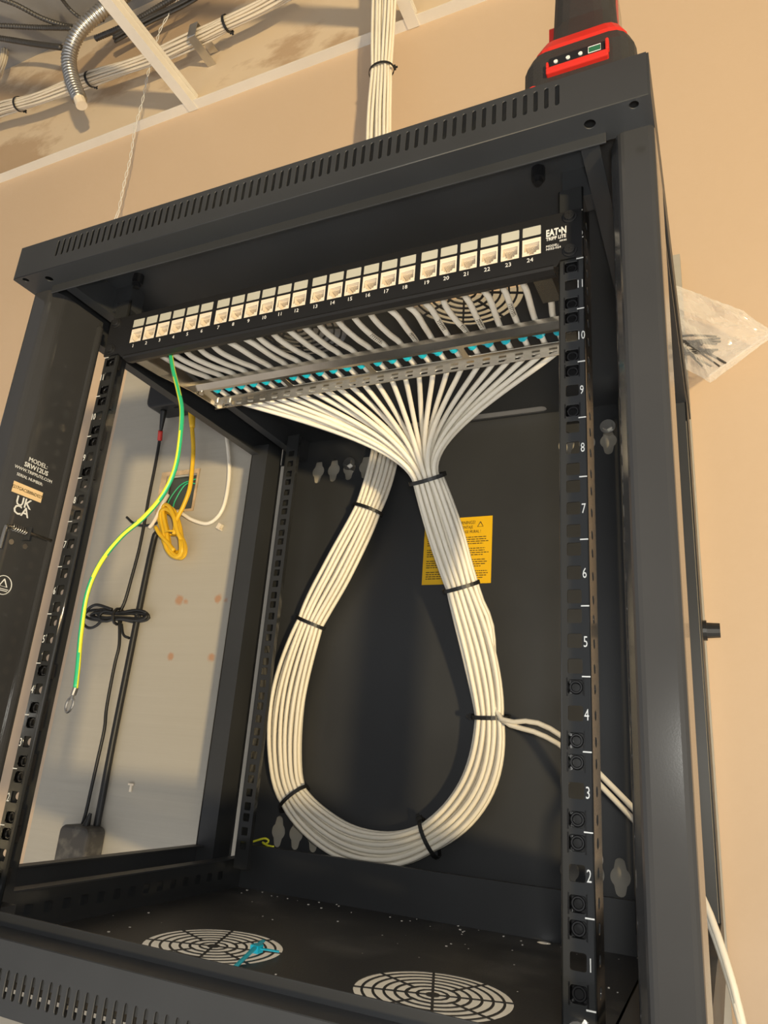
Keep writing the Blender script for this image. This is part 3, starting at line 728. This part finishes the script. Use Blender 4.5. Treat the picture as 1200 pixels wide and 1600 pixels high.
MB().tube(wallpath([(190, 975), (193, 992), (202, 997)], n=10), .0022, 6).build('cord_end', 'black_rubber', pc)
c = at(122, 1330, y=WB-.02)
ad = empty('power_adapter', (c.x, WB, c.z-.05), 'dusty black plug-in power adapter low on the board', 'adapter')
mb = MB(); mb.prism(rrect(c.x-.029, c.z-.055, c.x+.029, c.z+.035, .010, 4), XZ(WB-.036), 0, .0355); mb.build('case', 'adapter', ad, bevel=.004)
MB().tube([c+V((.004, .002, .033)), c+V((.007, .003, .052))], lambda t: .006-.0035*t, 10).build('strain_relief', 'black_rubber', ad)
# vertical black cable
vp = wallpath([(246, 832), (241, 842), (222, 930), (200, 1040), (176, 1160), (157, 1260), (147, 1312)])
vp += [V((vp[-1].x, vp[-1].y, z)) for z in (-.15, -.41)]
tag(MB().tube(vp, .0052, 8).build('black_cable', 'black_rubber', None, smooth=True), 'thick straight black cable running down the plywood board', 'cable')
tag(MB().tube(wallpath([(198, 808), (208, 817), (220, 821), (236, 820), (248, 816)], n=24), .0022, 6).build('short_black_wire', 'black_rubber', None, smooth=True), 'short black wire end poking out left of the junction box', 'wire')
# junction box with green wires
jb = empty('junction_box', (jb0.x, WB, jb1.z), 'open recessed junction box with green wires in the plywood board', 'junction box')
fx0, fx1, fz0, fz1 = jb0.x, jb1.x, jb1.z, jb0.z
plate('box_rim', rect(fx0-.012, fz0-.004, fx1+.004, fz1+.008), [rect(fx0, fz0, fx1, fz1)], .002, XZ(WB-.0022), 'board_edge', jb)
MB().box((fx0, WALL_Y-.003, fz0), (fx1, WALL_Y-.001, fz1)).build('box_back', 'box_inside', jb)
for k in range(2):
    P = [V((fx0+.006+.012*k, WB+.006, fz0+.002)), V((fx0+.012+.014*k, WB+.001, fz0+.02)), V((fx0+.03+.01*k, WB+.004, fz1-.016)), V((fx1-.004, WB+.007, fz1-.006-.01*k))]
    MB().tube(catmull(P, 20), .0012, 6).build('green_wire', 'wire_green', jb, smooth=True)
tag(MB().tube(catmull([V((fx0+.012, WB-.004, fz0+.028)), V((fx0+.010, WB-.010, fz0+.010)), V((fx0-.004, WB-.008, fz0-.02)), V((fx0-.014, WB-.006, fz0-.030))], 20), .0034, 8).build('cable_stub', 'ivory', jb, smooth=True), 'ivory cable stub')
# yellow patch cord, hanging and coiled
yc = empty('yellow_patch_cord', at(270, 830, y=WB-.02), 'yellow patch cord plugged into the modem and coiled below it', 'cord')
up = [(300, 640, .402), (300, 665, .405), (302, 700, .41), (300, 735, .412), (296, 765, .412), (286, 792, .412), (276, 812, .41), (272, 835, .408)]
MB().tube(wallpath(up), .0036, 8).build('cord', 'cord_yellow', yc, smooth=True)
MB().tube(wallpath([(300, 632, .402), (300, 655, .404), (300.5, 668, .405)], n=8), lambda t: .0075-.003*t, 10).build('plug_boot', 'cord_yellow', yc, smooth=True)
cl = []; rz = random.Random(2)
for k in range(7):
    ax = rz.uniform(9, 15); top = rz.uniform(788, 800); bot = rz.uniform(862, 876); mx_ = rz.uniform(-3, 4)
    for t in range(12):
        a = 2*math.pi*t/12; f = (1-math.sin(a))/2; yy = top+(bot-top)*f
        cx = 260+f*18+mx_; pinch = .45+.75*abs(f-.42)**.7
        cl.append(at(cx+ax*pinch*math.cos(a)*1.5, yy, y=WB-.008-.006*(k % 3)-.003*math.cos(a)))
MB().tube(catmull(cl, 420), .0034, 7).build('cord_coil', 'cord_yellow', yc, smooth=True)
MB().tube(wallpath([(243, 823, .41), (250, 835, .41), (262, 848, .41), (272, 860, .408)], n=16), .0034, 7).build('cord_end', 'cord_yellow', yc, smooth=True)
t0 = at(271, 833, y=WB-.016)
MB().tube([t0+V((.013*math.cos(k*math.pi/9), .013*math.sin(k*math.pi/9), .0)) for k in range(19)], .0016, 6, cap=False).build('coil_tie', 'cord_yellow', yc)
# white cable and clip
wp = wallpath([(352, 655), (354, 680), (358, 720), (357, 755), (350, 790), (338, 810), (322, 818), (300, 812), (285, 803), (272, 800)])
tag(MB().tube(wp, .0032, 8).build('white_cable', 'cable_white', None, smooth=True), 'white cable looping across the plywood into the junction box', 'cable')
c = at(344, 822, y=WB-.004)
mb = MB(); mb.box(c-V((.004, .004, .006)), c+V((.003, .004, .004)), Matrix.Rotation(.5, 3, 'Y')); mb.cyl(c+V((.002, -.006, -.006)), c+V((.002, .0035, -.006)), .002, 8)
tag(mb.build('cable_clip', 'ivory', None, bevel=.001), 'small white nail-in clip holding the white cable', 'clip')
c = at(205, 1226, y=WB-.001)
mb = MB(); mb.box(c-V((.005, .002, .001)), c+V((.005, .001, .002))); mb.box(c+V((-.001, -.002, -.010)), c+V((.003, .001, -.001)))
tag(mb.build('wall_anchor', 'ivory', None, bevel=.0006), 'small white wall anchor in the bare lower board', 'anchor')

# ============================================================ above: ceiling runs
def run_bundle(pts, n, r, name, label, cat, group, m, gap, seed, npt=70):
    C_ = catmull(pts, npt); rg = random.Random(seed); hp = []
    for a in range(-4, 5):
        for b in range(-4, 5): hp.append(((b+.5*(a % 2))*gap, a*gap*.87))
    hp.sort(key=lambda p: p[0]**2+p[1]**2)
    outr = 0
    for k in range(n):
        a, b = hp[k]; ph = rg.random()*6; P = []; outr = max(outr, math.hypot(a, b))
        for i, p in enumerate(C_):
            t = (C_[min(npt-1, i+1)]-C_[max(0, i-1)]).normalized(); w_ = (V((0, 1, 0))-t*t.y).normalized(); u = t.cross(w_)
            s = 1+.14*math.sin(i*.31+ph)
            P.append(p+u*a*s+w_*b*s)
        tag(MB().tube(P, r, 6).build(name, m, None, smooth=True), label, cat, group)
    return C_, outr+r
hp_ = [at(-60, 193, y=.385), at(0, 171, y=.385), at(60, 154, y=.385), at(146, 122, y=.388), at(235, 92, y=.39), at(314, 57, y=.39), at(352, 38, y=.39), at(410, 10, y=.39), at(470, -25, y=.39)]
hp_ = [V((p.x, p.y, p.z)) for p in hp_]
C_, ro = run_bundle(hp_, 19, .0029, 'ceiling_cable', 'white cable in the tied bundle running along the wall above the ceiling grid', 'cable', 'cables in the horizontal ceiling bundle', 'cable_aged', .0064, 4)
for (px, py, nm) in ((352, 38, 'upper right of the metal bracket'), (146, 122, 'beside the silver flexible conduit'), (31, 164, 'nearest the left edge of the picture')):
    p = at(px, py, y=.39); i = min(range(len(C_)), key=lambda j: (C_[j]-p).length); t = (C_[min(len(C_)-1, i+1)]-C_[max(0, i-1)]).normalized(); w_ = (V((0, 1, 0))-t*t.y).normalized()
    cable_tie('cable_tie', C_[i], t, t.cross(w_), w_, ro+.001, ro+.001, 'black cable tie on the ceiling bundle %s' % nm, head=1.8, group='black cable ties', wid=.006)
p = at(312, 55, y=.39); i = min(range(len(C_)), key=lambda j: (C_[j]-p).length)
p = C_[i]; mb = MB(); mb.tube([p+V((.006*0, (ro+.003)*math.cos(k*math.pi/10)*1.0, (ro+.003)*math.sin(k*math.pi/10))) for k in range(-7, 18)], .002, 6)
o = tag(MB().box(p+V((-.011, -ro-.005, -ro-.003)), p+V((.011, -ro-.003, ro+.003))).box(p+V((-.011, -ro-.005, ro+.002)), p+V((.011, WALL_Y-p.y, ro+.004))).box(p+V((-.011, -ro-.005, -ro-.005)), p+V((.011, WALL_Y-p.y, -ro-.003))).build('cable_bracket', 'zinc', None, bevel=.0008), 'grey metal strap bracket holding the ceiling cable bundle to the wall', 'bracket')
# silver flexible conduit
def under(px, py, y):
    p = at(px, py, y=y)
    return p if p.z < 1.86 else at(px, py, z=1.86)
def flex(pts, r, name, label, m, rib=.006, group=None, cat='conduit'):
    P = catmull(pts, 30); L_ = sum((P[i+1]-P[i]).length for i in range(29)); n = int(L_/rib)*4+1
    P = catmull(pts, n)
    o = MB().tube(P, lambda t: r*(1+.09*math.cos(t*(n-1)*math.pi/2)), 12).build(name, m, None, smooth=True)
    return tag(o, label, cat, group)
fp = [under(225, -35, .36), under(190, -5, .34), at(152, 22, y=.325), at(122, 52, y=.32), at(108, 88, y=.33), at(112, 122, y=.345), at(124, 155, y=.36)]
flex(fp, .0165, 'flexible_conduit', 'silver corrugated flexible conduit bending down past the cable bundle', 'zinc', .008)
e = fp[-1]; d = (fp[-1]-fp[-2]).normalized()
tag(MB().tube([e, e+d*.02], .013, 12).build('conduit_bushing', 'ivory'), 'ivory bushing at the open end of the silver conduit', 'bushing')
dk = [([(-40, -15), (20, 5), (70, 30), (118, 42), (160, 30)], .0062, 'dark flexible conduit sloping down from the top left corner'),
      ([(-60, 38), (0, 40), (60, 43), (112, 44)], .0062, 'dark flexible conduit running level across the grey deck'),
      ([(-60, 55), (0, 60), (50, 68), (95, 74)], .0070, 'dark flexible conduit passing behind the bend of the silver conduit'),
      ([(150, 60), (200, 38), (250, 10), (290, -15)], .0068, 'dark flexible conduit right of the silver conduit'),
      ([(90, -10), (110, 15), (128, 30)], .0045, 'short dark flexible conduit above the silver bend')]
for k, (pts, r, lb) in enumerate(dk):
    flex([under(a, b, .40-.012*(k % 3)) for a, b in pts], r, 'dark_conduit', lb, 'conduit_dark', .007)
P0 = [at(3, 55, y=.40), at(8, 75, y=.40), at(4, 100, y=.40), at(-8, 125, y=.40)]
run_bundle(P0, 7, .0029, 'side_cable', 'white cable in the short bundle cut by the left edge', 'cable', 'cables at the left edge', 'cable_aged', .0064, 8, 20)
run_bundle([under(180, 62, .40), under(230, 35, .40), under(290, 5, .40), under(330, -20, .40)], 5, .0035, 'grey_cable', 'grey cable running up behind the ceiling tee', 'cable', 'grey cables behind the tee', 'conduit_dark', .0075, 9, 24)
# hanging twisted wire
hw = [at(a, b, y=.40) for a, b in ((292, -30), (275, 5), (250, 48), (238, 90), (226, 140), (214, 190), (204, 240), (194, 290), (184, 332))]
Pm = catmull(hw, 240)
tw = empty('twisted_wire', hw[-1], 'thin white twisted wire pair hanging in front of the wall', 'wire')
for s in (0, math.pi):
    P = [p+V((.0021*math.cos(i*.33+s)+.0015*math.sin(i*.11), .0021*math.sin(i*.33+s), 0)) for i, p in enumerate(Pm)]
    P.append(P[-1]+V((-.004, 0, -.02)))
    MB().tube(P, .0009, 5).build('strand', 'print_white', tw, smooth=True)

# ============================================================ on top of the cabinet: cordless tool
def loft(mb, rings):
    """rings: list of (z, polygon) with the same number of points"""
    b = len(mb.v); n = len(rings[0][1])
    for z, poly in rings:
        for (x, y) in poly: mb.v.append(V((x, y, z)))
    for i in range(len(rings)-1):
        for k in range(n): mb.face((b+i*n+k, b+i*n+(k+1) % n, b+(i+1)*n+(k+1) % n, b+(i+1)*n+k))
    mb.face([b+k for k in range(n)][::-1]); mb.face([b+(len(rings)-1)*n+k for k in range(n)])
TX, TY, TZ = .2500, -.012, ZT
tool = empty('cordless_tool', (TX, TY, TZ), 'black and red cordless power tool standing on its battery on top of the cabinet', 'power tool')
rr = lambda hx, hy, r, ox=0, oy=0: rrect(TX-hx+ox, TY-hy+oy, TX+hx+ox, TY+hy+oy, r, 4)
mb = MB(); loft(mb, [(TZ+.0005, rr(.036, .050, .012)), (TZ+.006, rr(.0405, .056, .015)), (TZ+.038, rr(.0405, .056, .015)), (TZ+.050, rr(.037, .052, .014)), (TZ+.056, rr(.033, .046, .013))])
mb.build('battery', 'tool_black', tool)
mb = MB(); loft(mb, [(TZ+.0562, rr(.0345, .047, .013)), (TZ+.060, rr(.0350, .047, .013)), (TZ+.072, rr(.0310, .042, .012)), (TZ+.075, rr(.028, .039, .012))])
mb.build('foot', 'tool_red', tool)
fyb = TY-.0565
mb = MB()
mb.box((TX-.019, fyb-.001, TZ+.024), (TX+.021, fyb+.003, TZ+.036)); mb.build('gauge_panel', 'nut_black', tool, bevel=.001)
mb = MB(); mb.box((TX-.021, fyb-.0035, TZ+.0185), (TX+.023, fyb+.003, TZ+.0245)); mb.box((TX-.021, fyb-.0035, TZ+.0245), (TX-.019, fyb+.002, TZ+.030)); mb.box((TX+.021, fyb-.0035, TZ+.0245), (TX+.0235, fyb+.002, TZ+.035))
mb.build('gauge_frame', 'tool_red', tool, bevel=.0012)
for k in range(3):
    mb = MB(); mb.cyl((TX-.014+.0088*k, fyb-.0018, TZ+.0300), (TX-.014+.0088*k, fyb+.001, TZ+.0300), .0015, 12); mb.build('gauge_light', 'print_white', tool)
mb = MB(); mb.box((TX+.0095, fyb-.0016, TZ+.0275), (TX+.0175, fyb, TZ+.0325)); mb.build('gauge_button', 'led_green', tool)
mb = MB()
P = [(TX+.0092, fyb-.0018, TZ+.0272), (TX+.0178, fyb-.0018, TZ+.0272), (TX+.0178, fyb-.0018, TZ+.0328), (TX+.0092, fyb-.0018, TZ+.0328), (TX+.0092, fyb-.0018, TZ+.0272)]
mb.tube(P, .0003, 4); mb.build('battery_symbol', 'print_white', tool)
mb = MB(); mb.cyl((TX-.031, fyb+.004, TZ+.010), (TX-.031, fyb-.001, TZ+.010), .0035, 12); mb.build('release_button', 'tool_red', tool)
mb = MB(); loft(mb, [(TZ+.074, rr(.028, .037, .016)), (TZ+.082, rr(.0265, .033, .016, 0, .002)), (TZ+.110, rr(.0255, .030, .016, 0, .004)), (TZ+.150, rr(.0235, .028, .016, 0, .000)), (TZ+.185, rr(.0215, .028, .017, 0, -.004)), (TZ+.20, rr(.024, .035, .018, 0, -.004))])
mb.build('handle', 'tool_black', tool, smooth=False)
mb = MB(); mb.prism(rrect(-.012, 0, .012, .055, .005, 3), lambda u, v, d: (TX+.0245+d, TY+.000+u, TZ+.084+v), 0, .0018); mb.build('rating_plate', 'steel', tool)
mb = MB(); mb.prism(rrect(-.010, .0, .010, .035, .004, 3), lambda u, v, d: (TX-.0290+d, TY-.002+u, TZ+.092+v), 0, .004); mb.build('switch', 'tool_red', tool)
mb = MB(); mb.box((TX-.008, TY-.045, TZ+.155), (TX+.008, TY-.026, TZ+.19)); mb.build('trigger', 'tool_red', tool, bevel=.004)
mb = MB(); prof = [(-.150, .012), (-.145, .024), (-.09, .028), (.0, .033), (.020, .032), (.027, .024), (.030, .012)]
n = 20; b0 = 0
for (yy, r) in prof:
    for k in range(n): a = 2*math.pi*k/n; mb.v.append(V((TX+r*math.cos(a), TY+yy, TZ+.235+r*math.sin(a))))
for i in range(len(prof)-1):
    for k in range(n): mb.face((i*n+k, i*n+(k+1) % n, (i+1)*n+(k+1) % n, (i+1)*n+k))
mb.face(list(range(n))); mb.face([(len(prof)-1)*n+k for k in range(n)][::-1])
mb.build('motor_housing', 'tool_red', tool, smooth=True)
mb = MB(); mb.cyl((TX, TY-.150, TZ+.235), (TX, TY-.182, TZ+.235), .011, 14, .008); mb.build('chuck', 'steel', tool)

# crumpled plastic film lying over the left fan grille on top
def crumple(name, m, label, cat, cx, cy, z0, hx, hy, hgt, seed, nx=34, ny=26):
    rg = random.Random(seed); cs = [(rg.uniform(-1, 1), rg.uniform(-1, 1), rg.uniform(.2, .6), rg.uniform(.5, 1)) for _ in range(14)]
    mb = MB()
    for j in range(ny+1):
        for i in range(nx+1):
            u = 2*i/nx-1; v = 2*j/ny-1
            e = max(0, 1-max(abs(u), abs(v))**3)
            z = sum(h*max(0, 1-math.hypot(u-a, v-b)/r) for a, b, r, h in cs)
            mb.v.append(V((cx+hx*u+rg.uniform(-.004, .004), cy+hy*v+rg.uniform(-.004, .004), z0+.001+hgt*e*min(1.2, .25+z*.5)+rg.uniform(0, .004))))
    for j in range(ny):
        for i in range(nx): a = j*(nx+1)+i; mb.face((a, a+1, a+nx+2, a+nx+1))
    o = mb.build(name, m); s = o.modifiers.new('thick', 'SOLIDIFY'); s.thickness = .0004
    return tag(o, label, cat)
crumple('plastic_wrap', 'grey_film', 'crumpled grey plastic wrap lying over the left fan opening on top', 'plastic wrap', -.11, .125, ZT, .10, .105, .13, 3)
crumple('plastic_bag', 'clear_film', 'clear crumpled plastic bag on top of the cabinet beside the power tool', 'plastic bag', .145, .05, ZT, .05, .05, .17, 9, 20, 20)

# zip bag of black ties sticking out behind the right side
bagp = {}
A = at(1036, 438, y=.385); B = at(1160, 485, y=.40); C2 = at(1212, 522, y=.41); D = at(1110, 598, y=.40); E_ = at(1044, 560, y=.385)
zb = empty('zip_bag', A, 'clear zip bag of black ties sticking out behind the right side of the cabinet', 'plastic bag')
def bag_layer(dy, seed):
    rg = random.Random(seed); mb = MB(); nx, ny = 26, 20
    rid = [(rg.uniform(0, 1), rg.uniform(0, 1), rg.uniform(-1, 1), rg.uniform(.004, .010), rg.uniform(.05, .12)) for _ in range(9)]
    for j in range(ny+1):
        for i in range(nx+1):
            u, v = i/nx, j/ny
            top = A.lerp(B, min(1, u/.72)) if u < .72 else B.lerp(C2, (u-.72)/.28)
            bot = E_.lerp(D, min(1, u/.5)) if u < .5 else D.lerp(C2, (u-.5)/.5)
            p = top.lerp(bot, v)
            puff = dy*4*u*(1-u)*4*v*(1-v)
            rdg = 0
            for (a, b, sl, h, wd) in rid:
                dd = abs((v-b)-sl*(u-a)); rdg += h*max(0, 1-dd/wd)*max(0, 1-abs(u-a)/.5)
            mb.v.append(p+V((0, puff-rdg*(1 if dy < 0 else .4)*min(1, 8*u*(1-u), 8*v*(1-v)), rg.uniform(-.001, .001))))
    for j in range(ny):
        for i in range(nx): a = j*(nx+1)+i; mb.face((a, a+1, a+nx+2, a+nx+1))
    return mb
for dy, sd in ((-.016, 4), (.010, 5)): bag_layer(dy, sd).build('bag_side', 'clear_film', zb)
mb = MB(); mb.tube([C2.lerp(D, .02)+V((-.002, -.003, .004)), C2.lerp(D, .97)+V((-.004, -.003, .006))], .0012, 6); mb.build('zip_seal', 'clear_film', zb)
rz = random.Random(21)
for k in range(16):
    a = at(1040+rz.uniform(-4, 4), 512+rz.uniform(0, 52), y=.383); L_ = rz.uniform(50, 90)
    b = at(1046+L_, 528+rz.uniform(-6, 50)*.9, y=.392); mdl = (a+b)/2+V((0, -.004, rz.uniform(-.003, .003)))
    tag(MB().tube(catmull([a, mdl, b], 10), .0022, 6, flat=.4).build('bagged_cable_tie', 'conduit_dark', None), 'unused black cable tie inside the clear zip bag', 'cable tie', 'ties in the zip bag')
